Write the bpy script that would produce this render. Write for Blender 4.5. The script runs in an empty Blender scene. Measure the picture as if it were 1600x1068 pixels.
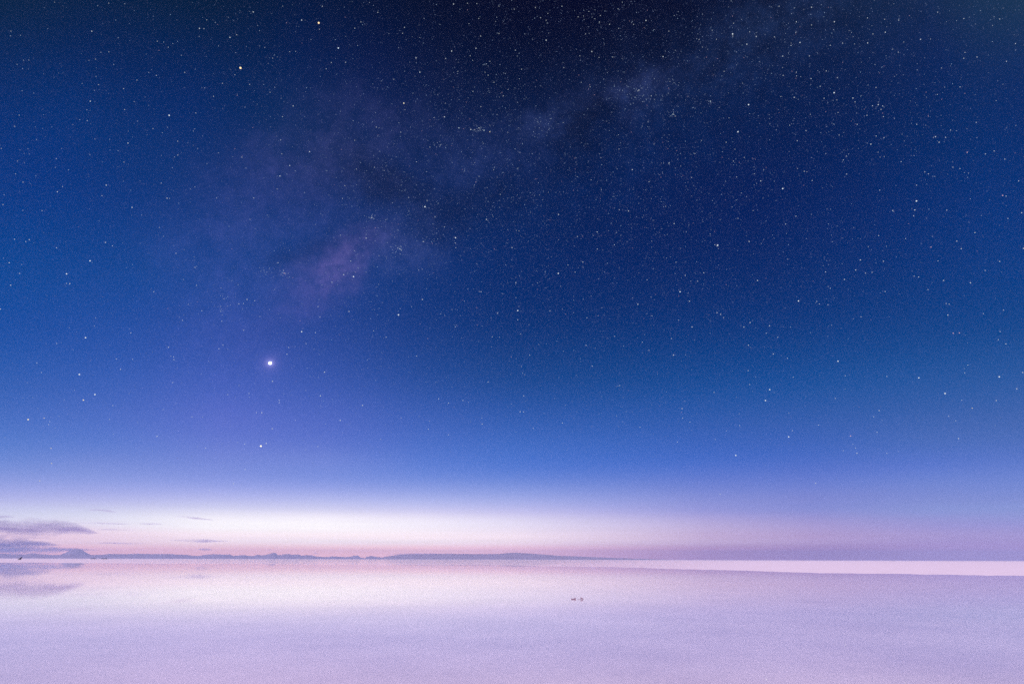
import bpy, bmesh, math, random
import numpy as np
from mathutils import Vector, Matrix, noise

random.seed(7)
S = bpy.context.scene
COL = S.collection

# ------------------------------------------------------------------ camera
F = 889.0                      # focal length in pixels of a 1600 px wide picture (20 mm)
TILT = math.atan(339.3 / F)    # the camera looks up so that the horizon sits low
ROLL = math.atan(4.2 / 1600.0)
CAM = Vector((0.0, 0.0, 1.5))
cam_data = bpy.data.cameras.new("camera")
cam_data.sensor_width = 36.0
cam_data.lens = 36.0 * F / 1600.0
cam_data.clip_start = 0.05
cam_data.clip_end = 300000.0
cam = bpy.data.objects.new("camera", cam_data)
COL.objects.link(cam)
ROT = Matrix.Rotation(math.pi / 2 + TILT, 3, 'X') @ Matrix.Rotation(ROLL, 3, 'Z')
cam.matrix_world = Matrix.Translation(CAM) @ ROT.to_4x4()
S.camera = cam


def ray(x, y):
    """direction through a point of the photograph (1600 x 1068)"""
    return (ROT @ Vector(((x - 800.0) / F, (534.0 - y) / F, -1.0))).normalized()


ROT_T = ROT.transposed()


def to_px(d):
    c = ROT_T @ d
    z = max(-c.z, 1e-4)
    return 800.0 + F * c.x / z, 534.0 - F * c.y / z


def on_ground(x, y, z=0.0):
    d = ray(x, y)
    t = (z - CAM.z) / d.z
    return CAM + d * t


# ------------------------------------------------------------------ exposure
S.view_settings.view_transform = 'Standard'
S.view_settings.look = 'None'
S.view_settings.exposure = 0.0
S.view_settings.gamma = 1.0
S.view_settings.use_curve_mapping = False
S.cycles.use_denoising = False
S.cycles.volume_bounces = 1
S.cycles.sample_clamp_indirect = 4.0


def lin(c):
    c = c / 255.0
    return c / 12.92 if c <= 0.04045 else ((c + 0.055) / 1.055) ** 2.4


# ------------------------------------------------------------------ sky
# colours of the twilight sky by place on the dome
YS = [0, 100, 200, 300, 400, 500, 600, 650, 700, 720, 740, 760, 780, 795, 810, 825, 838, 848, 856, 864, 876]
XS = [0, 400, 800, 1200, 1600]
GRID = {
    0: [(4.4, 33.5, 51.1), (0.0, 33.3, 100.5), (0.0, 57.7, 127.6), (0.0, 49.4, 129.4), (0.0, 71.7, 146.6), (5.3, 73.1, 158.4), (40.4, 94.1, 178.0), (62.1, 107.0, 192.7), (79.3, 128.0, 210.2), (104.8, 134.2, 213.1), (131.7, 157.7, 224.8), (154.9, 165.9, 233.2), (189.9, 191.7, 240.5), (215.2, 217.0, 245.1), (230.1, 235.6, 249.8), (254.6, 230.7, 249.8), (295.3, 236.5, 236.9), (285.0, 247.7, 248.7), (375.4, 267.5, 238.0), (389.5, 273.2, 237.6), (387.4, 271.1, 235.9)],
    400: [(0.0, 22.7, 43.0), (1.0, 31.8, 99.9), (0.8, 44.4, 94.2), (14.3, 45.7, 110.3), (8.0, 62.4, 133.8), (37.1, 70.1, 152.2), (59.5, 91.6, 183.3), (87.1, 107.8, 201.1), (95.5, 119.0, 209.6), (128.2, 144.2, 220.5), (118.6, 142.3, 222.7), (149.3, 163.8, 234.8), (195.1, 198.0, 247.1), (223.1, 222.9, 248.6), (285.9, 276.1, 272.9), (285.5, 284.2, 277.2), (305.6, 274.4, 269.1), (292.6, 279.3, 273.5), (353.3, 263.1, 235.8), (365.9, 264.6, 230.2), (367.9, 263.5, 225.7)],
    800: [(0.0, 3.5, 31.5), (0.0, 10.5, 41.1), (0.0, 27.6, 73.4), (0.0, 27.3, 76.6), (0.0, 38.5, 100.9), (0.0, 47.3, 113.3), (20.2, 72.4, 145.8), (41.7, 88.9, 175.0), (62.8, 109.9, 199.2), (64.7, 110.4, 207.5), (89.1, 133.0, 219.7), (121.5, 142.4, 220.9), (168.4, 184.6, 240.9), (196.0, 192.1, 243.9), (242.3, 234.4, 255.3), (261.8, 250.8, 264.6), (291.4, 264.6, 263.4), (287.5, 265.9, 266.2), (326.2, 247.3, 243.4), (332.9, 246.2, 239.8), (330.2, 243.0, 238.1)],
    1200: [(0.0, 8.2, 35.9), (0.0, 18.2, 53.9), (0.0, 27.5, 76.1), (0.0, 28.5, 89.0), (0.0, 37.1, 99.4), (0.0, 50.8, 119.5), (5.4, 77.1, 152.8), (42.4, 90.1, 171.5), (54.7, 98.9, 190.3), (61.5, 106.9, 202.3), (88.0, 116.4, 206.7), (106.9, 128.7, 211.8), (132.9, 140.7, 212.5), (135.7, 144.9, 218.1), (170.8, 158.4, 217.4), (192.4, 172.6, 218.1), (205.1, 169.2, 208.1), (217.3, 184.3, 220.4), (199.0, 134.6, 176.4), (197.5, 126.0, 168.8), (195.3, 123.7, 166.3)],
    1600: [(30.8, 59.9, 78.0), (0.0, 30.4, 106.3), (0.0, 49.7, 106.8), (0.0, 49.9, 121.4), (0.0, 57.8, 129.7), (0.0, 67.0, 137.3), (39.8, 91.9, 164.5), (58.8, 98.0, 172.9), (80.2, 117.0, 191.0), (79.9, 113.2, 210.9), (110.7, 138.1, 210.9), (115.4, 143.0, 218.1), (134.4, 146.3, 212.9), (137.6, 164.0, 223.2), (151.7, 156.2, 218.1), (162.3, 155.8, 224.9), (194.5, 170.9, 220.2), (177.2, 150.7, 216.6), (224.0, 176.6, 233.0), (229.7, 180.4, 235.6), (228.5, 180.4, 235.6)],
}
G = np.array([GRID[x] for x in XS], dtype=float)


def catmull(p0, p1, p2, p3, t):
    return 0.5 * (2 * p1 + (p2 - p0) * t + (2 * p0 - 5 * p1 + 4 * p2 - p3) * t * t + (3 * p1 - p0 - 3 * p2 + p3) * t ** 3)


def sky_rgb(az, el):
    d = Vector((math.sin(az) * math.cos(el), math.cos(az) * math.cos(el), math.sin(el)))
    x, y = to_px(d)
    x = min(max(x, 0.0), 1599.9)
    y = min(max(y, 0.0), 875.9)
    i = int(x // 400)
    t = x / 400.0 - i
    cols = [G[min(max(k, 0), 4)] for k in (i - 1, i, i + 1, i + 2)]
    c = catmull(*cols, t)
    out = [np.interp(y, YS, c[:, k]) for k in range(3)]
    return [lin(max(v, 1.0)) for v in out]


world = bpy.data.worlds.new("World")
S.world = world
world.use_nodes = True
wt = world.node_tree
wt.nodes.clear()


def W(kind, **kw):
    n = wt.nodes.new(kind)
    for k, v in kw.items():
        setattr(n, k, v)
    return n


def put(sock, v):
    if isinstance(v, bpy.types.NodeSocket):
        wt.links.new(v, sock)
    else:
        sock.default_value = v


def M(op, a, b=0.0, c=None, clamp=False):
    n = W('ShaderNodeMath', operation=op, use_clamp=clamp)
    put(n.inputs[0], a)
    put(n.inputs[1], b)
    if c is not None:
        put(n.inputs[2], c)
    return n.outputs[0]


def VM(op, a, b=None, scale=None):
    n = W('ShaderNodeVectorMath', operation=op)
    put(n.inputs[0], a)
    if b is not None:
        put(n.inputs[1], b)
    if scale is not None:
        put(n.inputs['Scale'], scale)
    return n.outputs['Value'] if op in ('DOT_PRODUCT', 'LENGTH') else n.outputs['Vector']


def mixc(f, a, b, blend='MIX'):
    n = W('ShaderNodeMix', data_type='RGBA', blend_type=blend)
    put(n.inputs['Factor'], f)
    put(n.inputs['A'], a)
    put(n.inputs['B'], b)
    return n.outputs['Result']


def wnoise(vec, scale, detail=4.0, rough=0.55):
    n = W('ShaderNodeTexNoise')
    put(n.inputs['Vector'], vec)
    n.inputs['Scale'].default_value = scale
    n.inputs['Detail'].default_value = detail
    n.inputs['Roughness'].default_value = rough
    return n


tc = W('ShaderNodeTexCoord')
D = VM('NORMALIZE', tc.outputs['Generated'])
sep = W('ShaderNodeSeparateXYZ')
put(sep.inputs[0], D)
el = M('ARCSINE', M('MAXIMUM', sep.outputs['Z'], 0.0))
elf = M('POWER', M('DIVIDE', el, math.pi / 2), 0.5)
az = M('ARCTAN2', sep.outputs['X'], sep.outputs['Y'])
ELS = [0, 0.35, 0.7, 1.05, 1.4, 1.9, 2.4, 3, 3.6, 4.2, 5, 6, 7.2, 8.6, 10.2, 12, 14.5, 17, 20, 23.5, 28, 33, 38.5, 45, 52]


def ramp(colors):
    n = W('ShaderNodeValToRGB')
    n.color_ramp.interpolation = 'B_SPLINE'
    e = n.color_ramp.elements
    pos = [math.sqrt(a / 90.0) for a in ELS]
    while len(e) < len(pos):
        e.new(0.5)
    for k, (p, c) in enumerate(zip(pos, colors)):
        e[k].position = p
    for k, (p, c) in enumerate(zip(pos, colors)):
        e[k].color = (*(0.2 * v for v in c), 1.0)   # kept below 1, scaled back further down
    put(n.inputs[0], elf)
    return n.outputs[0]


AZS = [-54, -45, -36, -27, -18, -9, 0, 9, 18, 27, 36, 45, 54]
sky = None
for k, a in enumerate(AZS):
    r = ramp([sky_rgb(math.radians(a), math.radians(e)) for e in ELS])
    if sky is None:
        sky = r
    else:
        a0, a1 = math.radians(AZS[k - 1]), math.radians(a)
        t = M('DIVIDE', M('SUBTRACT', az, a0), a1 - a0, clamp=True)
        sky = mixc(t, sky, r)
# the half of the sky behind the camera: a pale rose belt over a blue-grey foot
back_px = [(150, 140, 195)] * 2 + [(160, 146, 200)] * 3 + [(178, 152, 205)] * 4 + [(188, 158, 208)] * 3 + \
          [(176, 158, 212)] * 3 + [(150, 150, 212)] * 2 + [(110, 130, 205)] * 2 + [(80, 110, 190)] * 2 + [(50, 80, 160), (40, 65, 140), (30, 55, 120), (22, 45, 100)]
back = ramp([[lin(v) for v in c] for c in back_px])
tb = W('ShaderNodeMapRange', interpolation_type='SMOOTHSTEP')
put(tb.inputs['Value'], M('ABSOLUTE', az))
tb.inputs['From Min'].default_value = math.radians(56)
tb.inputs['From Max'].default_value = math.radians(125)
sky = mixc(tb.outputs[0], sky, back)
tz = W('ShaderNodeMapRange', interpolation_type='SMOOTHSTEP')
put(tz.inputs['Value'], el)
tz.inputs['From Min'].default_value = math.radians(52)
tz.inputs['From Max'].default_value = math.radians(75)
sky = mixc(tz.outputs[0], sky, (0.2 * lin(10), 0.2 * lin(26), 0.2 * lin(62), 1))

sky = VM('SCALE', sky, scale=5.0)

# the milky way: clouds of unresolved stars and dark lanes, broken up by noise
warp = wnoise(D, 7.0, 5.0, 0.6)
wv = VM('SCALE', VM('SUBTRACT', warp.outputs['Color'], (0.5, 0.5, 0.5)), scale=0.16)
DW = VM('ADD', D, wv)
tex1 = wnoise(D, 22.0, 7.0, 0.65)
tex = M('MAXIMUM', M('MULTIPLY_ADD', tex1.outputs['Fac'], 3.6, -0.8), 0.1)


def gauss(x, y, wx, wy, ang, vec=None):
    """soft oval patch on the dome centred where the photo has it"""
    vec = vec or DW
    c = ray(x, y)
    a = math.radians(ang)
    u = ray(x + 30 * math.cos(a), y - 30 * math.sin(a)) - c
    s = u.length / 30.0
    u.normalize()
    v = c.cross(u).normalized()
    du = M('DIVIDE', VM('DOT_PRODUCT', vec, tuple(u)), wx * s)
    dv = M('DIVIDE', VM('DOT_PRODUCT', vec, tuple(v)), wy * s)
    if abs(c.dot(u)) > 1e-6:
        du = M('DIVIDE', M('SUBTRACT', VM('DOT_PRODUCT', vec, tuple(u)), c.dot(u)), wx * s)
    q = M('ADD', M('MULTIPLY', du, du), M('MULTIPLY', dv, dv))
    g = M('POWER', math.e, M('MULTIPLY', q, -1.0))
    front = M('GREATER_THAN', VM('DOT_PRODUCT', vec, tuple(c)), 0.2)
    return M('MULTIPLY', g, front)


GLOW = [
    # x, y, half length, half width, turn, colour
    (530, 408, 56, 30, 40, (.027, .014, .031)),
    (490, 452, 70, 36, 36, (.021, .010, .025)),
    (560, 392, 60, 26, 10, (.014, .008, .022)),
    (630, 384, 62, 36, 20, (.013, .014, .034)),
    (400, 335, 150, 85, 30, (.0095, .0075, .024)),
    (345, 480, 130, 62, 60, (.0065, .0045, .015)),
    (560, 225, 120, 62, 10, (.008, .007, .020)),
    (400, 560, 150, 70, 40, (.004, .002, .009)),
    (985, 150, 62, 27, 32, (.009, .012, .036)),
    (480, 255, 180, 90, 30, (.0045, .0045, .014)),
    (858, 188, 48, 30, 20, (.006, .009, .026)),
    (1100, 98, 120, 38, 30, (.0028, .006, .020)),
    (1215, 40, 110, 50, 25, (.0028, .006, .016)),
    (720, 270, 170, 55, 28, (.005, .006, .020)),
    (985, 260, 260, 60, 28, (.000, .002, .010)),
]
acc = None
for (x, y, wx, wy, an, c) in GLOW:
    g = gauss(x, y, wx, wy, an)
    term = VM('SCALE', c, scale=g)
    acc = term if acc is None else VM('ADD', acc, term)
b0, b1 = ray(430, 445), ray(1150, 85)
bn = b0.cross(b1).normalized()
bd = M('DIVIDE', VM('DOT_PRODUCT', DW, tuple(bn)), 0.115)
band = M('POWER', math.e, M('MULTIPLY', M('MULTIPLY', bd, bd), -1.0))
bw = W('ShaderNodeMapRange', interpolation_type='SMOOTHSTEP')
put(bw.inputs['Value'], el)
bw.inputs['From Min'].default_value = math.radians(9)
bw.inputs['From Max'].default_value = math.radians(26)
band = M('MULTIPLY', band, bw.outputs[0])
acc = VM('ADD', acc, VM('SCALE', (.0017, .0042, .0145), scale=band))
tex2 = wnoise(D, 60.0, 6.0, 0.7)
tex = M('MULTIPLY', tex, M('MAXIMUM', M('MULTIPLY_ADD', tex2.outputs['Fac'], 2.4, -0.2), 0.2))
acc = VM('SCALE', acc, scale=M('MULTIPLY', tex, 0.95))
wt.nodes[-1].name = 'milky_way'
lane = None
for (x, y, wx, wy, an, k) in [(605, 292, 95, 40, -20, .38), (905, 225, 60, 40, 50, .25), (930, 195, 40, 26, 50, .2),
                              (735, 330, 90, 30, 20, .2), (470, 395, 60, 24, 20, .18), (1150, 70, 90, 22, 30, .18)]:
    g = M('MULTIPLY', gauss(x, y, wx, wy, an), k)
    lane = g if lane is None else M('ADD', lane, g)
sky = mixc(1.0, sky, acc, 'ADD')
sky = VM('SCALE', sky, scale=M('SUBTRACT', 1.0, lane))
wt.nodes[-1].name = 'lanes'
# glow of the air round the bright planet
for (r_, c_) in ((6, (.20, .17, .28)), (15, (.045, .03, .065)), (50, (.006, .004, .010))):
    sky = VM('ADD', sky, VM('SCALE', c_, scale=gauss(422, 567, r_, r_, 0, D)))
# faint streaks of high cirrus in the bright foot of the sky
mp = W('ShaderNodeMapping')
put(mp.inputs['Vector'], D)
mp.inputs['Rotation'].default_value = (0, math.radians(3.0), 0)
mp.inputs['Scale'].default_value = (3.0, 3.0, 120.0)
ci = wnoise(mp.outputs[0], 1.6, 4.0, 0.5)
cif = M('MULTIPLY', M('SUBTRACT', ci.outputs['Fac'], 0.5), M('POWER', math.e, M('MULTIPLY', M('POWER', M('DIVIDE', el, math.radians(3.2)), 2.0), -1.0)))
sky = VM('SCALE', sky, scale=M('MULTIPLY_ADD', cif, 0.22, 1.0))
# fine noise put into the sky colour, imitating camera grain
gr = wnoise(D, 640.0, 1.0, 0.7)
ga = W('ShaderNodeMapRange', interpolation_type='SMOOTHSTEP')
put(ga.inputs['Value'], el)
ga.inputs['From Min'].default_value = math.radians(3)
ga.inputs['From Max'].default_value = math.radians(24)
ga.inputs['To Min'].default_value = 0.10
ga.inputs['To Max'].default_value = 0.65
gf = M('MULTIPLY_ADD', M('SUBTRACT', gr.outputs['Fac'], 0.5), ga.outputs[0], 1.0)
sky = VM('SCALE', sky, scale=gf)

bg = W('ShaderNodeBackground')
put(bg.inputs['Color'], sky)
bg.inputs['Strength'].default_value = 1.0
wo = W('ShaderNodeOutputWorld')
wt.links.new(bg.outputs[0], wo.inputs['Surface'])

# ------------------------------------------------------------------ the one lamp: added soft rose fill that brightens the salt, no real source
fill_lamp_d = bpy.data.lights.new("fill_lamp", 'SUN')
fill_lamp_d.energy = 3.7
fill_lamp_d.color = (1.0, 0.735, 0.905)
fill_lamp_d.angle = math.radians(30)
fill_lamp = bpy.data.objects.new("fill_lamp", fill_lamp_d)
COL.objects.link(fill_lamp)
fill_lamp.rotation_euler = (math.radians(40), 0, math.radians(-15))   # high, from behind the camera


# ------------------------------------------------------------------ helpers
def tag(o, label=None, cat=None, group=None, kind=None):
    if label:
        o['label'] = label
    if cat:
        o['category'] = cat
    if group:
        o['group'] = group
    if kind:
        o['kind'] = kind
    return o


def mesh_obj(name, verts, faces, mat, smooth=True, parent=None):
    me = bpy.data.meshes.new(name)
    me.from_pydata([tuple(v) for v in verts], [], faces)
    me.update()
    if smooth:
        me.polygons.foreach_set('use_smooth', [True] * len(me.polygons))
    if mat:
        me.materials.append(mat)
    o = bpy.data.objects.new(name, me)
    COL.objects.link(o)
    if parent:
        o.parent = parent
    return o


def new_mat(name):
    m = bpy.data.materials.new(name)
    m.use_nodes = True
    m.node_tree.nodes.clear()
    return m, m.node_tree


def node(t, kind, **kw):
    n = t.nodes.new(kind)
    ins = kw.pop('ins', {})
    for k, v in kw.items():
        setattr(n, k, v)
    for k, v in ins.items():
        if isinstance(v, bpy.types.NodeSocket):
            t.links.new(v, n.inputs[k])
        else:
            n.inputs[k].default_value = v
    return n


def surface_mat(name, c1, c2, scale, rough=0.9, bump=0.3, bump_dist=0.02, detail=6):
    m, t = new_mat(name)
    g = node(t, 'ShaderNodeNewGeometry')
    nz = node(t, 'ShaderNodeTexNoise', ins={'Vector': g.outputs['Position'], 'Scale': scale, 'Detail': detail, 'Roughness': 0.6})
    mx = node(t, 'ShaderNodeMix', data_type='RGBA')
    t.links.new(nz.outputs['Fac'], mx.inputs['Factor'])
    mx.inputs['A'].default_value = (*c1, 1)
    mx.inputs['B'].default_value = (*c2, 1)
    bp = node(t, 'ShaderNodeBump', ins={'Height': nz.outputs['Fac'], 'Strength': bump, 'Distance': bump_dist})
    p = node(t, 'ShaderNodeBsdfPrincipled', ins={'Base Color': mx.outputs['Result'], 'Roughness': rough, 'Normal': bp.outputs[0]})
    p.inputs['Specular IOR Level'].default_value = 0.1
    o = node(t, 'ShaderNodeOutputMaterial')
    t.links.new(p.outputs[0], o.inputs['Surface'])
    return m


# ------------------------------------------------------------------ salt flat
m_salt, t = new_mat('salt')
g = node(t, 'ShaderNodeNewGeometry')
n1 = node(t, 'ShaderNodeTexNoise', ins={'Vector': g.outputs['Position'], 'Scale': 0.35, 'Detail': 6.0, 'Roughness': 0.6})
n2 = node(t, 'ShaderNodeTexNoise', ins={'Vector': g.outputs['Position'], 'Scale': 14.0, 'Detail': 8.0, 'Roughness': 0.7})
r1 = node(t, 'ShaderNodeMapRange', ins={'Value': n1.outputs['Fac'], 'From Min': 0.3, 'From Max': 0.62})
mx = node(t, 'ShaderNodeMix', data_type='RGBA')
t.links.new(r1.outputs[0], mx.inputs['Factor'])
mx.inputs['A'].default_value = (0.76, 0.745, 0.765, 1)
mx.inputs['B'].default_value = (0.86, 0.85, 0.85, 1)
sp = node(t, 'ShaderNodeMapRange', ins={'Value': n2.outputs['Fac'], 'From Min': 0.3, 'From Max': 0.7, 'To Min': 0.97, 'To Max': 1.02})
spk = node(t, 'ShaderNodeVectorMath', operation='SCALE', ins={0: mx.outputs['Result'], 'Scale': sp.outputs[0]})
bp = node(t, 'ShaderNodeBump', ins={'Height': n2.outputs['Fac'], 'Strength': 0.05, 'Distance': 0.01})
p = node(t, 'ShaderNodeBsdfPrincipled', ins={'Base Color': spk.outputs[0], 'Roughness': 0.95, 'Normal': bp.outputs[0]})
p.inputs['Specular IOR Level'].default_value = 0.0
o = node(t, 'ShaderNodeOutputMaterial')
t.links.new(p.outputs[0], o.inputs['Surface'])


def polar_sheet(name, radius_of, rings, segs, z, mat):
    """a round sheet under the camera, ring by ring; radius_of(angle) -> outer radius"""
    verts = [(0, 0, z)]
    faces = []
    for k in rings:
        for s in range(segs):
            a = 2 * math.pi * s / segs
            r = radius_of(a, k)
            verts.append((r * math.sin(a), r * math.cos(a), z))
    for s in range(segs):
        faces.append((0, 1 + (s + 1) % segs, 1 + s))
    for i in range(len(rings) - 1):
        b0, b1 = 1 + i * segs, 1 + (i + 1) * segs
        for s in range(segs):
            s2 = (s + 1) % segs
            faces.append((b0 + s, b0 + s2, b1 + s2, b1 + s))
    return mesh_obj(name, verts, faces, mat, smooth=False)


rr = [1.0 * 1.5 ** k for k in range(28)]
salt = polar_sheet('salt_flat', lambda a, k: k, rr, 96, 0.0, m_salt)
tag(salt, kind='structure')

# ------------------------------------------------------------------ shallow water, its shore where the photo has it
SHORE = [(-60, 878.0), (0, 878.2), (60, 878.2), (120, 879.2), (200, 879.6), (300, 880.2), (400, 880.6), (520, 881.6), (600, 882.0), (700, 882.0),
         (780, 882.2), (860, 884.2), (940, 885.0), (1000, 886.6), (1060, 888.4), (1100, 889.4), (1180, 891.4), (1250, 894.0), (1330, 895.0),
         (1420, 896.4), (1500, 897.8), (1600, 898.8), (1700, 900.5), (1900, 905)]
shore_pts = []
for (x, y) in SHORE:
    pnt = on_ground(x, y, 0.02)
    shore_pts.append((math.atan2(pnt.x, pnt.y), math.hypot(pnt.x, pnt.y)))
SA = [s[0] for s in shore_pts]
SR = [math.log(s[1]) for s in shore_pts]


def shore_radius(a, k):
    if a > math.pi:
        a -= 2 * math.pi
    if a < SA[0]:
        f = min((SA[0] - a) / 1.0, 1)
        lr = SR[0] * (1 - f) + math.log(60) * f
    elif a > SA[-1]:
        f = min((a - SA[-1]) / 1.0, 1)
        lr = SR[-1] * (1 - f) + math.log(45) * f
    else:
        lr = float(np.interp(a, SA, SR))
    lr += 0.045 * noise.noise((a * 22, 3.1, 0)) + 0.022 * noise.noise((a * 75, 8.1, 0)) + 0.012 * noise.noise((a * 260, 1.7, 0))
    return math.exp(lr) * k


m_water, t = new_mat('water')
g = node(t, 'ShaderNodeNewGeometry')
mp_ = node(t, 'ShaderNodeMapping', ins={'Vector': g.outputs['Position'], 'Scale': (0.35, 0.9, 1)})
n1 = node(t, 'ShaderNodeTexNoise', ins={'Vector': mp_.outputs[0], 'Scale': 1.0, 'Detail': 4.0, 'Roughness': 0.5})
n2 = node(t, 'ShaderNodeTexNoise', ins={'Vector': g.outputs['Position'], 'Scale': 5.0, 'Detail': 3.0})
bp = node(t, 'ShaderNodeBump', ins={'Height': n2.outputs['Fac'], 'Strength': 0.012, 'Distance': 0.01})
rr_ = node(t, 'ShaderNodeMapRange', ins={'Value': n1.outputs['Fac'], 'From Min': 0.3, 'From Max': 0.7, 'To Min': 0.02, 'To Max': 0.04})
fr = node(t, 'ShaderNodeFresnel', ins={'IOR': 1.333})
gl = node(t, 'ShaderNodeBsdfGlossy', ins={'Color': (1, 1, 1, 1), 'Roughness': rr_.outputs[0]})
gl.distribution = 'GGX'
tr = node(t, 'ShaderNodeBsdfTransparent', ins={'Color': (0.995, 0.995, 1.0, 1)})
mxs = node(t, 'ShaderNodeMixShader', ins={0: fr.outputs[0], 1: tr.outputs[0], 2: gl.outputs[0]})
o = node(t, 'ShaderNodeOutputMaterial')
t.links.new(mxs.outputs[0], o.inputs['Surface'])
water = polar_sheet('water', shore_radius, [0.01, 0.04, 0.1, 0.25, 0.5, 0.75, 1.0], 1440, 0.02, m_water)
tag(water, kind='structure')

# the damp salt beyond the shore: a patchy film that half mirrors the hills, drying out to the sides
m_damp, t = new_mat('damp_film')
g = node(t, 'ShaderNodeNewGeometry')
sx = node(t, 'ShaderNodeSeparateXYZ', ins={0: g.outputs['Position']})
aa = node(t, 'ShaderNodeMath', operation='ARCTAN2', ins={0: sx.outputs['X'], 1: sx.outputs['Y']})
w0 = node(t, 'ShaderNodeMapRange', interpolation_type='SMOOTHSTEP', ins={'Value': aa.outputs[0], 'From Min': -0.68, 'From Max': -0.30, 'To Min': 0.12, 'To Max': 0.62})
w1 = node(t, 'ShaderNodeMapRange', interpolation_type='SMOOTHSTEP', ins={'Value': aa.outputs[0], 'From Min': 0.02, 'From Max': 0.42, 'To Min': 1.0, 'To Max': 0.0})
nn = node(t, 'ShaderNodeTexNoise', ins={'Vector': g.outputs['Position'], 'Scale': 0.03, 'Detail': 4.0})
wn = node(t, 'ShaderNodeMapRange', ins={'Value': nn.outputs['Fac'], 'From Min': 0.3, 'From Max': 0.7, 'To Min': 0.7, 'To Max': 1.15})
m1 = node(t, 'ShaderNodeMath', operation='MULTIPLY', ins={0: w0.outputs[0], 1: w1.outputs[0]})
m2 = node(t, 'ShaderNodeMath', operation='MULTIPLY', ins={0: m1.outputs[0], 1: wn.outputs[0]})
fr = node(t, 'ShaderNodeFresnel', ins={'IOR': 1.333})
m3 = node(t, 'ShaderNodeMath', operation='MULTIPLY', use_clamp=True, ins={0: m2.outputs[0], 1: fr.outputs[0]})
gl = node(t, 'ShaderNodeBsdfGlossy', ins={'Color': (1, 1, 1, 1), 'Roughness': 0.045})
tr = node(t, 'ShaderNodeBsdfTransparent')
mxs = node(t, 'ShaderNodeMixShader', ins={0: m3.outputs[0], 1: tr.outputs[0], 2: gl.outputs[0]})
o = node(t, 'ShaderNodeOutputMaterial')
t.links.new(mxs.outputs[0], o.inputs['Surface'])
dv, df = [], []
NA = 160
for i in range(NA + 1):
    a = -0.9 + 1.5 * i / NA
    r0 = shore_radius(a, 1.0) * 0.9
    for r in (r0, r0 * 1.6, r0 * 3, r0 * 7, r0 * 16):
        dv.append((r * math.sin(a), r * math.cos(a), 0.010))
for i in range(NA):
    for k in range(4):
        b = i * 5 + k
        df.append((b, b + 5, b + 6, b + 1))
damp = mesh_obj('damp_salt', dv, df, m_damp, smooth=False)
bm = bmesh.new()
bm.from_mesh(damp.data)
for f in bm.faces:
    f.normal_update()
    if f.normal.z < 0:
        f.normal_flip()
bm.to_mesh(damp.data)
bm.free()
tag(damp, kind='structure')

# ------------------------------------------------------------------ far hills
m_hill = surface_mat('hill_rock', (0.30, 0.27, 0.30), (0.44, 0.40, 0.44), 0.006, bump=0.6, bump_dist=20)


def ridge(name, pts, dist, depth, seed, step=1.0):
    """a range of hills whose skyline follows the outline (photo points), with real depth and slopes"""
    x0, x1 = pts[0][0], pts[-1][0]
    n = int((x1 - x0) / step) + 1
    rows = [(-1.0, 0.0), (-0.72, 0.16), (-0.45, 0.42), (-0.2, 0.78), (0.0, 1.0), (0.3, 0.72), (0.65, 0.3), (1.0, 0.0)]
    verts, faces = [], []
    xs = [q[0] for q in pts]
    ys = [q[1] for q in pts]
    for i in range(n):
        x = x0 + (x1 - x0) * i / (n - 1)
        y = float(np.interp(x, xs, ys)) + 0.55 * noise.noise((x * 0.35, seed, 0)) + 0.3 * noise.noise((x * 0.9, seed, 3))
        d = ray(x, y)
        a = math.atan2(d.x, d.y)
        tan_e = d.z / math.hypot(d.x, d.y)
        for k, (u, h) in enumerate(rows):
            r = dist + depth * u * (0.8 + 0.3 * noise.noise((x * 0.05, seed + 5, u)))
            z = max(0.0, dist * tan_e + CAM.z) * h
            if 0 < h < 1:
                z *= 1 + 0.28 * noise.noise((x * 0.11, seed, k * 1.7))
            if h == 0:
                z = -2.0
            verts.append((r * math.sin(a), r * math.cos(a), z))
    nr = len(rows)
    for i in range(n - 1):
        for k in range(nr - 1):
            a0 = i * nr + k
            faces.append((a0, a0 + nr, a0 + nr + 1, a0 + 1))
    return mesh_obj(name, verts, faces, m_hill)


HILLS = [(-160, 866), (-80, 864), (0, 864.2), (8, 864.4), (20, 866), (38, 866), (48, 864.2), (60, 865), (80, 866.3), (92, 866.3), (120, 866.5), (142, 866.4), (150, 866.0), (160, 866.0),
         (170, 864.6), (200, 865), (215, 864.2), (240, 865), (265, 864.8), (280, 865.8), (293, 866), (300, 867.5), (310, 867.8), (318, 866.4),
         (325, 865.6), (335, 865), (345, 865.6), (360, 865.6), (365, 867.8), (372, 867), (382, 866.4), (388, 867.5), (395, 868), (402, 866.4),
         (410, 867), (416, 866), (420, 865.3), (424, 863.4), (430, 862.7), (432, 864.5), (434, 866.5), (440, 866.2), (444, 864.8), (452, 864.8), (456, 866),
         (463, 865.3), (468, 866), (472, 867.4), (480, 866.4), (487, 866.9), (494, 868.6), (505, 869.5), (515, 869.5), (520, 868.5), (530, 869.3),
         (545, 869.5), (552, 867.5), (558, 867), (561, 868), (563, 870.3), (570, 871.4), (573, 869.1), (580, 867.8), (588, 869.1), (596, 870.3),
         (605, 869.5), (625, 870), (660, 871), (700, 873.5)]
VOLCANO = [(78, 872), (88, 868.6), (95, 865.8), (100, 863.6), (105, 861.4), (109, 859.6), (112.5, 858.0), (116, 857.3), (121, 857.2), (125, 857.6), (128, 858.7), (133, 861.6), (138, 864.4), (144, 867), (154, 870), (164, 872)]
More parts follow.
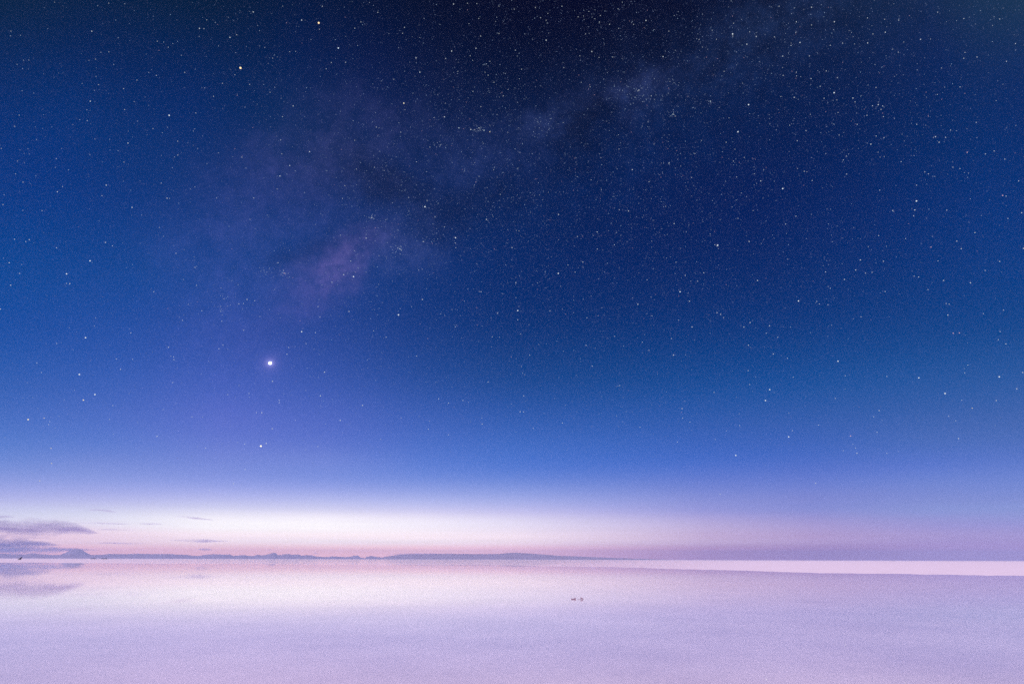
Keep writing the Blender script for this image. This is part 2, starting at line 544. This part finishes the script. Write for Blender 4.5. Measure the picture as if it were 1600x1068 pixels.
PLATEAU = [(596, 874.0), (600, 869.5), (612, 867.5), (624, 866.0), (640, 865.2), (680, 864.7), (740, 864.9), (780, 864.7), (790, 863.5), (805, 862.9), (820, 863.4), (850, 865.6),
           (870, 867.4), (900, 868.4), (940, 870.2), (990, 872.0), (1040, 873.6), (1060, 874.4)]
tag(ridge('hills', HILLS, 6500, 500, 1.0), kind='structure')
tag(ridge('volcano_hill', VOLCANO, 7600, 420, 4.0), kind='structure')
tag(ridge('plateau_hill', PLATEAU, 5600, 500, 9.0, step=2.0), kind='structure')


# ------------------------------------------------------------------ clouds: closed soft bodies of vapour beyond the hills
def cloud_mat(name, density, color, seed):
    """vapour that thins out in stretched wisps"""
    m, t = new_mat(name)
    tc_ = node(t, 'ShaderNodeTexCoord')
    mp_ = node(t, 'ShaderNodeMapping', ins={'Vector': tc_.outputs['Object'], 'Location': (seed, seed * 2, 0), 'Scale': (0.0011, 0.0011, 0.011)})
    nz = node(t, 'ShaderNodeTexNoise', ins={'Vector': mp_.outputs[0], 'Scale': 1.0, 'Detail': 4.0, 'Roughness': 0.55, 'Distortion': 0.3})
    mr = node(t, 'ShaderNodeMapRange', ins={'Value': nz.outputs['Fac'], 'From Min': 0.30, 'From Max': 0.64, 'To Min': 0.0, 'To Max': density * 2.4})
    v = node(t, 'ShaderNodeVolumePrincipled', ins={'Density': mr.outputs[0]})
    v.inputs['Color'].default_value = (*color, 1)
    v.inputs['Anisotropy'].default_value = 0.35
    o = node(t, 'ShaderNodeOutputMaterial')
    t.links.new(v.outputs[0], o.inputs['Volume'])
    return m


DIST_C = 16000.0


def cloud(label, top, bottom, depth, density, color=(0.80, 0.70, 0.94), seed=0.0, rough=0.2):
    """a flat bank lofted along its length; top and bottom are the outline in the sky (photo points), depth in metres"""
    x0, x1 = top[0][0], top[-1][0]
    n = max(24, int((x1 - x0) / 3))
    seg = 28
    ctr = ray((x0 + x1) / 2, (top[len(top) // 2][1] + bottom[len(bottom) // 2][1]) / 2)
    base = CAM + ctr * (DIST_C / math.hypot(ctr.x, ctr.y))
    verts, faces = [], []
    tx, ty = [q[0] for q in top], [q[1] for q in top]
    bx, by = [q[0] for q in bottom], [q[1] for q in bottom]
    for i in range(n + 1):
        f = i / n
        x = x0 + (x1 - x0) * f
        yt, yb = float(np.interp(x, tx, ty)), float(np.interp(x, bx, by))
        end = max(1e-3, math.sqrt(max(0.0, 1 - (2 * f - 1) ** 6)))
        yc, hh = (yt + yb) / 2, max(0.05, (yb - yt) / 2) * (0.15 + 0.85 * end)
        d = ray(x, yc)
        s = DIST_C / math.hypot(d.x, d.y)
        c = CAM + d * s
        up = hh / F * s * 0.97
        dirh = Vector((d.x, d.y, 0)).normalized()
        taper = (0.15 + 0.85 * min(1.0, hh / 4.0)) * end
        for k in range(seg):
            a = 2 * math.pi * k / seg
            w = 1 + rough * 2 * noise.noise((x * 0.045 + seed, math.cos(a) * 1.3, math.sin(a) * 1.3 + seed)) + rough * noise.noise((x * 0.16 + seed, math.cos(a) * 3, math.sin(a) * 3))
            ca, sa = math.cos(a), math.sin(a)
            verts.append(c + dirh * (ca * abs(ca) ** 1.3 * depth * 1.25 * taper * w) + Vector((0, 0, sa * abs(sa) ** 1.3 * up * 1.12 * w)))
    for i in range(n):
        for k in range(seg):
            k2 = (k + 1) % seg
            faces.append((i * seg + k, i * seg + k2, (i + 1) * seg + k2, (i + 1) * seg + k))
    faces.append(tuple(range(seg - 1, -1, -1)))
    faces.append(tuple(n * seg + k for k in range(seg)))
    verts = [v - base for v in verts]
    o_ = mesh_obj('cloud', verts, faces, cloud_mat('cloud_vapour', density, color, seed))
    o_.location = base
    bm = bmesh.new()
    bm.from_mesh(o_.data)
    bmesh.ops.recalc_face_normals(bm, faces=bm.faces)
    bm.to_mesh(o_.data)
    bm.free()
    return tag(o_, label, 'cloud')


cloud('broad mauve cloud bank with a tapering right tail at far left',
      [(-120, 810), (-40, 812), (0, 814.5), (30, 815), (55, 812.5), (90, 815), (120, 820), (140, 826), (158, 832)],
      [(-120, 838), (-40, 838), (0, 836), (50, 837.5), (80, 834), (110, 833.5), (140, 834.5), (158, 833.5)], 450, .0010, seed=2)
cloud('dark flat violet cloud streak with a pointed right end, below the broad bank',
      [(-120, 840), (-30, 842), (0, 842.6), (30, 843.6), (60, 845.6), (85, 848.6), (101, 851)],
      [(-120, 855), (-30, 855), (0, 855), (40, 854.6), (70, 853.4), (101, 852)], 420, .0017, seed=5)
cloud('thin violet cloud layer lying just over the summit of the cone shaped hill',
      [(-120, 851.5), (0, 853), (60, 854.6), (105, 855.6), (130, 856.6), (156, 859)],
      [(-120, 867), (0, 867), (40, 866.5), (70, 864.5), (105, 860.5), (130, 859.6), (156, 860)], 420, .0019, seed=8)
cloud('small thin grey cloud wisp at the left picture edge above the broad mauve bank',
      [(-80, 802), (0, 804.5), (15, 805), (28, 807)], [(-80, 809), (0, 808.5), (15, 808), (28, 807.8)], 200, .0022, seed=11)
cloud('faint pale cloud wisp high over the cone shaped hill, left of the other high wisp',
      [(135, 795), (155, 794.5), (170, 796), (184, 799.5)], [(135, 796.5), (155, 797.5), (170, 799.5), (184, 801)], 200, .0016, seed=14)
cloud('faint slanting cloud wisp high in the white sky, rightmost of the high wisps',
      [(266, 805.5), (285, 805), (305, 807), (335, 811.5)], [(266, 807), (285, 808), (305, 810.5), (335, 813)], 220, .0017, seed=17)
cloud('faint flat cloud wisp between the two high wisps and the pink horizon',
      [(214, 816.6), (235, 816), (255, 817.5)], [(214, 818), (235, 819.4), (255, 819)], 180, .0016, seed=20)
cloud('long faint mauve cloud streak above the smallest dark cloud sliver',
      [(262, 843), (290, 842.2), (315, 842), (340, 843.4), (364, 844.5)], [(262, 844.5), (290, 846), (315, 847.2), (340, 846), (364, 845.4)], 240, .0020, seed=23)
cloud('small dark cloud sliver close above the hills on the pink sky',
      [(308, 857.2), (316, 856), (326, 856.6), (333, 858)], [(308, 858.2), (316, 859), (326, 859), (333, 858.8)], 170, .0042, seed=26)
cloud('tiny dark cloud fleck above the stepped hill top',
      [(417, 857.8), (420, 857), (425, 859)], [(417, 858.6), (420, 859.2), (425, 859.8)], 110, .0040, seed=29)
cloud('tiny dark cloud fleck just above the ragged hills, right of the stepped top',
      [(489, 863), (493, 862.2), (499, 864)], [(489, 864), (493, 865.2), (499, 865)], 110, .0048, seed=32)
cloud('narrow grey violet cloud streak at the left end of the long flat plateau',
      [(601, 866), (615, 864.4), (640, 863.6), (680, 863.4), (720, 864)], [(601, 867), (615, 866.4), (640, 866), (680, 866), (720, 865)], 200, .0034, seed=35)


cloud('barely visible pale streak just right of the tail of the broad mauve bank',
      [(150, 826), (175, 825.4), (215, 827.5)], [(150, 827.6), (175, 828), (215, 828.6)], 200, .0013, seed=38)
cloud('barely visible pale streak above the tail of the broad mauve bank',
      [(118, 815.5), (150, 815), (206, 818)], [(118, 817), (150, 818), (206, 819.2)], 200, .0013, seed=41)
cloud('long thin rose streak above the hills just right of the cone shaped hill',
      [(150, 847), (190, 846.2), (232, 848)], [(150, 848.4), (190, 849.2), (232, 849)], 200, .0016, seed=44)


# ------------------------------------------------------------------ planets and stars, far beyond everything else
DIST_S = 60000.0


def star_mat(name, color, strength):
    m, t = new_mat(name)
    e = node(t, 'ShaderNodeEmission', ins={'Color': (*color, 1), 'Strength': strength})
    o = node(t, 'ShaderNodeOutputMaterial')
    t.links.new(e.outputs[0], o.inputs['Surface'])
    m.cycles.emission_sampling = 'NONE'
    return m


TONES = {'w': (0.82, 0.91, 1.0), 'b': (0.70, 0.86, 1.0), 'y': (1.0, 0.90, 0.66), 'o': (1.0, 0.72, 0.40), 'p': (1.0, 0.66, 0.78)}
STRENGTH = {6: 3.0, 5: 1.5, 4: 0.95, 3: 0.7, 2: 0.53, 1: 0.42}
RADIUS = {6: 2.6, 5: 1.45, 4: 1.08, 3: 0.78, 2: 0.62, 1: 0.55}
star_meshes = {}


def star_mesh(tone, b):
    if (tone, b) not in star_meshes:
        bm = bmesh.new()
        bmesh.ops.create_icosphere(bm, subdivisions=2 if b >= 5 else 1, radius=1.0)
        me = bpy.data.meshes.new('star')
        bm.to_mesh(me)
        bm.free()
        me.materials.append(star_mat('starlight', TONES[tone], STRENGTH[b]))
        star_meshes[(tone, b)] = me
    return star_meshes[(tone, b)]


def px_radius(d, px):
    """metres at star distance that show as px photo pixels"""
    return px * DIST_S / F * max(0.4, -(ROT_T @ d).z)


def star(x, y, b, tone='w', name='star', label=None, cat='star', group=None):
    d = ray(x, y)
    o_ = bpy.data.objects.new(name, star_mesh(tone, b))
    COL.objects.link(o_)
    o_.location = CAM + d * DIST_S
    r = px_radius(d, RADIUS[b] * random.uniform(0.9, 1.1))
    o_.scale = (r, r, r)
    return tag(o_, label, cat, group)


STARS = {
    (0, 0, 3): "51,147,2 50,169,1 96,166,1 510,16,2 458,28,1 430,147,3 554,178,1 510,244,2 473,246,1 448,278,2 417,283,1 533,303,1 110,283,1 135,282,1 80,302,1 450,359,1 462,397,2 442,424,1 423,475,3 579,416,2 642,376,2 697,340,1 733,354,2 866,340,2 584,514,2 407,515,1 374,561,1 409,565,1 67,592,2 90,540,2 171,654,1 6,696,2 131,698,1 82,755,2 73,815,2 264,744,2 108,854,2 269,899,3 14,959,2 19,913,1 197,987,2 107,986,1 445,652,1 513,653,1 600,671,3 581,760,2 498,868,3 478,917,2 619,972,3 664,1008,1 783,929,3 795,930,2 793,541,4 717,603,2 785,597,1 761,623,1 833,662,2 918,530,2 959,413,1 1001,452,2 1043,391,2 1101,351,2 1170,396,2 1187,57,3 969,94,2 1009,106,1 935,134,3 956,135,2 1078,176,3 1110,164,2 1024,216,1 737,194,2 789,222,2 810,205,1 767,198,1 850,260,1 927,696,1 1024,717,1 1134,737,2 970,767,1 1153,788,1 818,736,1 808,786,1 914,876,1 1189,928,2 1172,1028,2 747,1066,2",
    (400, 0, 3): "297,138,2 386,226,4,b 214,95,3 311,30,2 571,59,2 492,104,2 463,133,2 696,129,2 687,157,2 623,158,1 926,20,3 991,16,2 1035,18,2 1139,30,2 1044,88,2 1053,170,2 1139,158,2 917,240,3 1031,227,3 1004,262,2 889,275,2 750,272,3 768,339,3 751,296,1 693,484,4,y 646,372,2 587,380,1 420,293,2 353,294,2 329,323,2 158,243,2 78,273,2 66,433,2 88,410,1 174,497,3 124,547,2 251,711,3 158,776,3 112,825,3 99,886,2 228,902,1 121,721,2 463,658,2 564,596,2 456,566,1 883,548,3 864,680,2 951,600,3,b 1007,607,3 1045,600,3 1069,611,3,b 1096,618,3,y 1025,608,2 1054,500,2 1159,450,2 1116,386,2 1088,353,2 815,690,2 792,969,4 802,941,2 1080,1028,3 883,1063,2 1114,796,2 1145,911,2 694,806,1 543,1020,3 640,950,1 416,870,2 332,800,1",
    (800, 0, 3): "11,44,2 110,36,2 168,64,2 160,96,2 134,84,2 234,30,2 310,80,2 414,74,2 410,104,2 457,115,2 500,134,2 628,97,3 570,115,2 735,147,2 160,189,3 345,160,2 374,242,3 472,268,2 408,270,2 318,262,2 243,317,2 16,236,2 60,160,1 366,407,2 45,325,2 708,266,3 1034,160,4 1035,170,2 1039,110,2 1145,172,3 1101,208,3 1114,150,2 958,185,2 877,186,2 1109,491,4 1059,618,4 994,335,2 595,423,3 590,427,2 755,536,3,b 765,545,2 930,475,3,b 653,450,2 736,765,3 564,795,3 1166,848,3 1004,667,2 857,720,2 841,832,2 642,852,2 546,989,3 503,983,2 218,1005,3 760,1048,3 720,967,2 1045,700,2 1089,738,2 300,740,1 95,720,1 240,575,2 128,600,1 175,605,1 420,772,1 493,792,1 1130,987,2 1180,795,2 940,940,1",
    (1200, 0, 3): "204,35,3 133,103,3 311,103,3 204,118,2 52,30,2 550,152,3 492,160,2 715,185,3 467,202,3 466,85,2 613,95,2 150,200,3 69,264,3 194,263,2 292,213,2 108,214,2 30,174,2 350,203,2 273,333,2 71,354,2 202,369,2 245,405,2 310,435,4 123,457,3 263,461,2 398,460,3 408,478,2 517,491,3 537,497,2 530,513,2 490,496,2 541,547,2 697,583,2 418,583,2 464,541,2 310,583,1 178,613,2 137,660,2 482,676,3 507,638,2 544,645,2 785,641,3 802,667,3 832,644,2 856,610,2 900,408,2 976,574,2 979,646,1 934,714,3,p 1019,722,2 1060,708,2 1110,746,2 624,758,2 353,750,2 367,732,2 369,816,2 170,803,2 207,846,2 69,884,4 696,868,2 696,942,4 585,987,3 688,984,3 683,1011,2 524,891,2 752,815,2 735,806,2 867,784,2 900,790,2 940,812,1 1100,916,3,p 1116,919,2 1189,997,3 1125,1024,2 1000,1010,1 838,985,2 942,1042,1 1175,848,2 1118,288,2 1060,80,1 918,88,2 795,58,2 1086,90,2 1160,205,2 980,268,2 918,274,2 131,1013,2 83,1050,2",
    (0, 356, 3): "137,55,3 121,64,2 68,53,2 265,93,2 494,68,3 527,84,2 422,154,4 43,163,3 92,213,2 312,215,4 312,260,2 327,261,3 50,268,3 825,119,2 914,185,2 921,269,2 721,299,2 1158,335,3 1194,341,2 1141,354,2 1120,355,2 946,388,2 855,433,2 1040,437,2 1142,479,2 448,421,1 443,460,1 613,492,2 325,467,1 401,514,4 266,541,2 343,570,1 565,662,3 545,613,2 372,686,4 790,559,3 814,604,2 815,616,2 800,600,1 1026,566,2 1045,548,2 1068,568,1 173,632,2 194,677,2 445,780,4 391,806,4,y 301,804,1 349,760,1 529,832,2 605,776,1 513,897,2 132,897,4,y 207,890,3,y 233,907,2 228,921,2 258,938,1 765,850,1 900,884,2 949,886,1 737,975,2 239,1032,3,y 810,724,2 1120,737,1 1167,775,2 1168,792,1 1147,1012,2 1114,1004,1 964,1031,2 926,1024,1 24,981,1 1,380,3",
    (400, 356, 3): "48,1009,3 76,940,3 27,865,3 2,865,2 109,807,2 109,818,2 77,718,3 145,591,3 153,560,2 214,486,4 321,675,3 302,786,3 499,831,3 395,901,3 290,1023,2 232,1038,1 436,391,3 668,407,4 291,368,2 457,228,4 411,219,3 356,254,2 444,155,2 132,212,3,p 103,163,2 157,105,1 780,335,3 784,64,3 935,46,4 934,71,2 516,48,3 674,98,3 665,93,2 680,103,2 610,512,2 753,600,2 856,800,2 902,820,2 970,808,2 1060,918,3 808,942,2 934,463,2 1107,510,2 1060,460,1 1132,400,2 1088,721,2 1055,299,2 993,286,1 843,723,1 279,490,2",
    (800, 356, 3): "217,213,4 27,387,4 18,256,3 0,92,3 27,430,2 178,388,2 332,160,3 296,207,2 306,40,2 399,19,3 400,99,2 480,79,2 964,81,4 1111,63,3 951,79,2 788,299,4 832,343,3 899,210,3 870,250,2 812,222,2 1151,246,3 844,464,3 961,397,3 978,405,3 992,420,2 1116,443,3 1087,464,3 1108,549,3 748,518,2 757,595,3 642,573,2 505,738,2 497,740,1 347,550,2 590,358,3 565,328,1 656,412,2 781,432,2 1188,808,4 797,846,3 800,890,2 834,909,2 600,933,2 236,913,2 100,939,2 38,860,3 54,861,2 55,786,2 775,1002,2 1049,1065,4 1067,925,2 1107,668,2 1114,733,2 376,647,2 83,596,2 1192,493,2 947,770,2 535,860,1 1065,870,1 1005,950,1",
    (1200, 356, 3): "970,22,3 885,62,3 906,97,3 764,90,3,p 1198,96,3 1086,157,3 1018,199,2 541,156,3 519,36,2 645,50,2 433,150,3 411,197,3 457,212,2 488,208,2 270,206,3 358,241,3 292,283,2 143,342,4 228,344,2 241,356,2 281,360,2 436,416,2 549,298,2 706,230,3 685,226,2 823,246,3 750,289,2 797,154,2 949,257,3 849,357,2 835,354,2 843,408,3 1010,401,2 1104,385,2 868,493,3,p 897,492,3,p 1080,523,2 1115,543,3 1088,485,2 937,642,2 922,679,2 1084,697,4 1194,677,3 1166,753,3 707,702,4 557,695,2 328,624,4 362,692,2 316,798,2 25,590,3 46,512,2 7,458,3 8,757,4 118,699,2 91,610,2 830,775,4 908,806,2 957,844,3,y 1070,808,3 847,881,2 880,902,2 521,855,3 496,884,2 237,923,2 114,949,2 97,978,4 387,974,3,p 511,957,2 893,986,3 1065,925,1 417,1055,3 410,1030,2 557,1055,2",
    (0, 534, 2): "161,379,3,y 124,433,3,y 766,398,2 730,442,3 655,462,2 75,430,1 290,465,1 490,295,2",
    (800, 534, 2): "949,441,3 650,475,3 428,545,1",
}
allstars = []
for (ox, oy, sc), txt in STARS.items():
    for w in txt.split():
        q = w.split(',')
        allstars.append((ox + float(q[0]) / sc, oy + float(q[1]) / sc, int(q[2]), q[3] if len(q) > 3 else 'w'))
allstars.sort(key=lambda s: -s[2])

star(422, 567, 6, 'w', 'planet', 'dazzling white planet, by far the brightest point in the blue sky', 'planet')
star(407.6, 696.5, 5, 'y', 'planet', 'second brightest yellowish planet, low and directly below the dazzling one', 'planet')
star(375.7, 106.3, 5, 'o', 'star', 'bright orange star alone in the upper left dark blue sky', 'star')
star(498, 36, 5, 'o', 'star', 'bright orange star near the top edge, right of and above the other orange star', 'star')
MARKED = {
    (140.7, 407.3): 'bright white star alone in the middle left sky, brightest of that area',
    (528.7, 75.3): 'bluish white star below and right of the topmost orange star',
    (631, 161.3): 'bright cream coloured star above the dark lane of the milky way',
    (711.7, 371.3): 'bright white star on the dark sky just right of the pink milky way core',
    (471.3, 518): 'white star up and to the right of the dazzling planet, nearest bright one to it',
    (622.7, 491.7): 'white star below the pink milky way core and right of it',
    (1476.7, 614.3): 'white star low in the plain blue sky at the right',
    (1061.3, 727): 'white star lowest but one over the bluish horizon right of centre',
    (1223, 294.7): 'bright white star on deep blue sky in the right half, brightest around',
}
count = 4
faint = []
for (x, y, b, tone) in allstars:
    mark = None
    for (mx_, my_), lb in MARKED.items():
        if abs(mx_ - x) < 1.5 and abs(my_ - y) < 1.5:
            mark = lb
    if mark:
        star(x, y, b, tone, label=mark)
    elif count < 300 and b >= 2:
        if tone == 'p':
            star(x, y, b, tone, label='small pinkish star among white ones in the blue sky', group='pinkish stars')
        elif tone == 'y':
            star(x, y, b, tone, label='small yellowish star among white ones in the blue sky', group='yellowish stars')
        elif b >= 4:
            star(x, y, b, tone, label='larger crisp white star standing out from its small neighbours', group='larger white stars')
        elif b == 3:
            star(x, y, b, tone, label='medium sized white star scattered on the blue night sky', group='medium white stars')
        else:
            star(x, y, b, tone, label='small dim white star scattered on the blue night sky', group='small white stars')
    else:
        faint.append((x, y, b, tone))
        continue
    count += 1

# the thousands of fainter stars: nobody could count them
fv, ff, fm = [], [], []
fmats = [star_mat('faint_starlight', c, s) for (c, s) in (((.40, .55, 1), .29), ((.48, .64, 1), .43), ((.62, .76, 1), .62), ((.8, .9, 1), .85), ((.5, .72, 1), .7), ((1, .66, .85), .48))]
OCT = [(1, 0, 0), (-1, 0, 0), (0, 1, 0), (0, -1, 0), (0, 0, 1), (0, 0, -1)]
OCF = [(0, 2, 4), (2, 1, 4), (1, 3, 4), (3, 0, 4), (2, 0, 5), (1, 2, 5), (3, 1, 5), (0, 3, 5)]


def faint_star(d, px, mi):
    c = CAM + d * DIST_S
    r = px_radius(d, px)
    k = len(fv)
    fv.extend((c.x + r * u[0], c.y + r * u[1], c.z + r * u[2]) for u in OCT)
    ff.extend(tuple(k + i for i in f) for f in OCF)
    fm.extend([mi] * 8)


for (x, y, b, tone) in faint:
    faint_star(ray(x, y), 0.66 if b == 2 else 0.6, 3 if b == 2 else 2)
MW0, MW1 = ray(430, 470), ray(1150, 80)
MWN = MW0.cross(MW1).normalized()
made = 0
while made < 26000:
    v = Vector((random.gauss(0, 1), random.gauss(0, 1), random.gauss(0, 1)))
    v.normalize()
    if v.z < 0.05 or v.y < -0.25:
        continue
    e = math.asin(v.z)
    a = math.atan2(v.x, v.y)
    band = math.exp(-(v.dot(MWN) / 0.30) ** 2)
    vis = min(1.0, max(0.0, (e - math.radians(5)) / math.radians(26)))
    side = 0.35 + 0.65 / (1 + math.exp(-(a + 0.25) * 6)) if e < 1.2 else 1.0
    clump = 0.55 + 0.9 * max(0.0, noise.noise(v * 9.0) + 0.35)
    if random.random() > (0.52 + 0.48 * band) * vis ** 1.1 * side * clump:
        continue
    q = random.random()
    mi = 0 if q < 0.62 else 1 if q < 0.84 else 2 if q < 0.935 else 3 if q < 0.96 else 4 if q < 0.985 else 5
    faint_star(v, random.uniform(0.36, 0.62), mi)
    made += 1
# knots of stars: open clusters
for (x, y, w, h, n) in [(748, 203, 16, 5, 26), (624, 388, 9, 8, 26), (581, 340, 5, 5, 12), (443, 427, 5, 5, 14), (990, 146, 34, 18, 60), (688, 226, 8, 5, 12),
                        (1052, 180, 8, 6, 12), (415, 422, 8, 6, 10), (345, 478, 12, 12, 16), (850, 190, 22, 16, 34), (1110, 160, 5, 5, 6), (758, 100, 4, 4, 6)]:
    for _ in range(n):
        faint_star(ray(random.gauss(x, w * 0.6), random.gauss(y, h * 0.6)), random.uniform(0.4, 0.62), random.choice((0, 1, 2, 2, 4)))
sf = mesh_obj('star_field', fv, ff, None, smooth=False)
for m in fmats:
    sf.data.materials.append(m)
sf.data.polygons.foreach_set('material_index', fm)
tag(sf, 'countless faint stars strewn over the dark blue sky and along the milky way', 'stars', kind='stuff')


# ------------------------------------------------------------------ small things on the flat
m_lump = surface_mat('salt_mud', (0.19, 0.13, 0.165), (0.42, 0.33, 0.37), 30, bump=0.5, bump_dist=0.01)
m_dark = surface_mat('dark_rock', (0.012, 0.008, 0.012), (0.03, 0.022, 0.028), 1.5, bump=0.5, bump_dist=0.1)


def lump(blobs, seed):
    """ragged lump: overlapping craggy knobs, welded into one rough body by remeshing"""
    bm = bmesh.new()
    for (x, y, z, rx, ry, rz) in blobs:
        r = bmesh.ops.create_icosphere(bm, subdivisions=3, radius=1.0)
        for v in r['verts']:
            c = v.co
            w = 1 + 0.45 * noise.noise((c * 1.7 + Vector((seed, x * 9, 0)))) + 0.25 * noise.noise(c * 4.5 + Vector((seed, 0, x * 7)))
            v.co = Vector((x + c.x * rx * w, y + c.y * ry * w, z + c.z * rz * w))
    me = bpy.data.meshes.new('lump')
    bm.to_mesh(me)
    bm.free()
    return me


def lump_obj(name, me, loc, mat, label, cat):
    me.name = name
    me.materials.append(mat)
    o_ = bpy.data.objects.new(name, me)
    COL.objects.link(o_)
    o_.location = loc
    return tag(o_, label, cat)


pL = on_ground(897, 935.7, 0.02)
lump_obj('salt_lump', lump([(-.07, 0, .0, .05, .05, .022), (-.02, .02, .0, .06, .06, .022), (.02, 0, .02, .022, .03, .03), (.035, -.01, .012, .035, .03, .024),
                            (.012, .0, .045, .009, .012, .03), (.062, .0, .035, .013, .012, .016), (-.10, .01, .012, .013, .02, .028), (-.045, 0, .018, .012, .012, .025)], 1.0),
         pL, m_lump, 'ragged dark mauve salt lump breaking the water, larger and left one of the pair', 'salt lump')
pR = on_ground(908.6, 935.9, 0.02)
lump_obj('salt_lump', lump([(-.02, 0, .045, .022, .025, .03), (-.015, 0, .015, .012, .012, .03), (.02, 0, .036, .03, .02, .018), (.05, .0, .012, .016, .018, .028), (-.10, .0, .0, .03, .03, .014)], 4.0),
         pR, m_lump, 'small dark mauve salt lump breaking the water, right one of the pair', 'salt lump')

pw = on_ground(30.5, 873.6, 0.0)
px = pw.length * 0.85 / F
me = bpy.data.meshes.new('rock')
bm = bmesh.new()
prof = [(-2.0, 0.0), (-1.2, 1.0), (-0.2, 1.9), (0.9, 3.2), (1.7, 4.3), (2.05, 4.1), (2.0, 2.2), (1.8, 0.8), (1.7, 0.0)]
rings = []
for (yy, s) in ((-1.3, .72), (-.5, .97), (.3, 1.0), (1.2, .7)):
    rings.append([bm.verts.new(((x_ * s + 0.12 * noise.noise((x_, yy, 1))) * px, yy * px, (z_ * s * (1 + .1 * noise.noise((x_, yy, 7)))) * px * .88)) for (x_, z_) in prof])
for r0, r1 in zip(rings, rings[1:]):
    for k in range(len(prof)):
        k2 = (k + 1) % len(prof)
        bm.faces.new((r0[k], r0[k2], r1[k2], r1[k]))
bm.faces.new(rings[0][::-1])
bm.faces.new(rings[-1])
bmesh.ops.recalc_face_normals(bm, faces=bm.faces)
bm.to_mesh(me)
bm.free()
o_ = lump_obj('rock', me, pw, m_dark, 'black wedge shaped rock with an upright right side on the far left salt', 'rock')
o_.rotation_euler.z = -math.atan2(pw.x, pw.y)

for (x, w, lb) in [(146, 2.2, 'tiny dark low rock on the horizon just right of the cone shaped hill'),
                   (163.5, 2.6, 'wider dark flat rock on the horizon, right of the tiny rock by the cone hill')]:
    q = on_ground(x, 872.6, 0.0)
    k = q.length / F
    o_ = lump_obj('rock', lump([(-.8 * w * k, 0, 0, .7 * w * k, k, .55 * k), (.3 * w * k, 0, 0, .8 * w * k, k, .8 * k)], x), q, m_dark, lb, 'rock')
    o_.rotation_euler.z = -math.atan2(q.x, q.y)

# ------------------------------------------------------------------ haze over the flat
m_haze, t = new_mat('haze')
v = node(t, 'ShaderNodeVolumePrincipled')
v.inputs['Color'].default_value = (0.56, 0.74, 1.0, 1)
v.inputs['Density'].default_value = 1.45e-4
v.inputs['Anisotropy'].default_value = 0.65
o = node(t, 'ShaderNodeOutputMaterial')
t.links.new(v.outputs[0], o.inputs['Volume'])
hx, z0, z1 = 9500.0, -3.5, 128.0
hv = [(sx * hx, sy * hx, z) for z in (z0, z1) for (sx, sy) in ((-1, -1), (1, -1), (1, 1), (-1, 1))]
hf = [(3, 2, 1, 0), (4, 5, 6, 7), (0, 1, 5, 4), (1, 2, 6, 5), (2, 3, 7, 6), (3, 0, 4, 7)]
haze = mesh_obj('haze', hv, hf, m_haze, smooth=False)
tag(haze, 'thin violet haze over the salt flat and far hills', 'haze', kind='stuff')
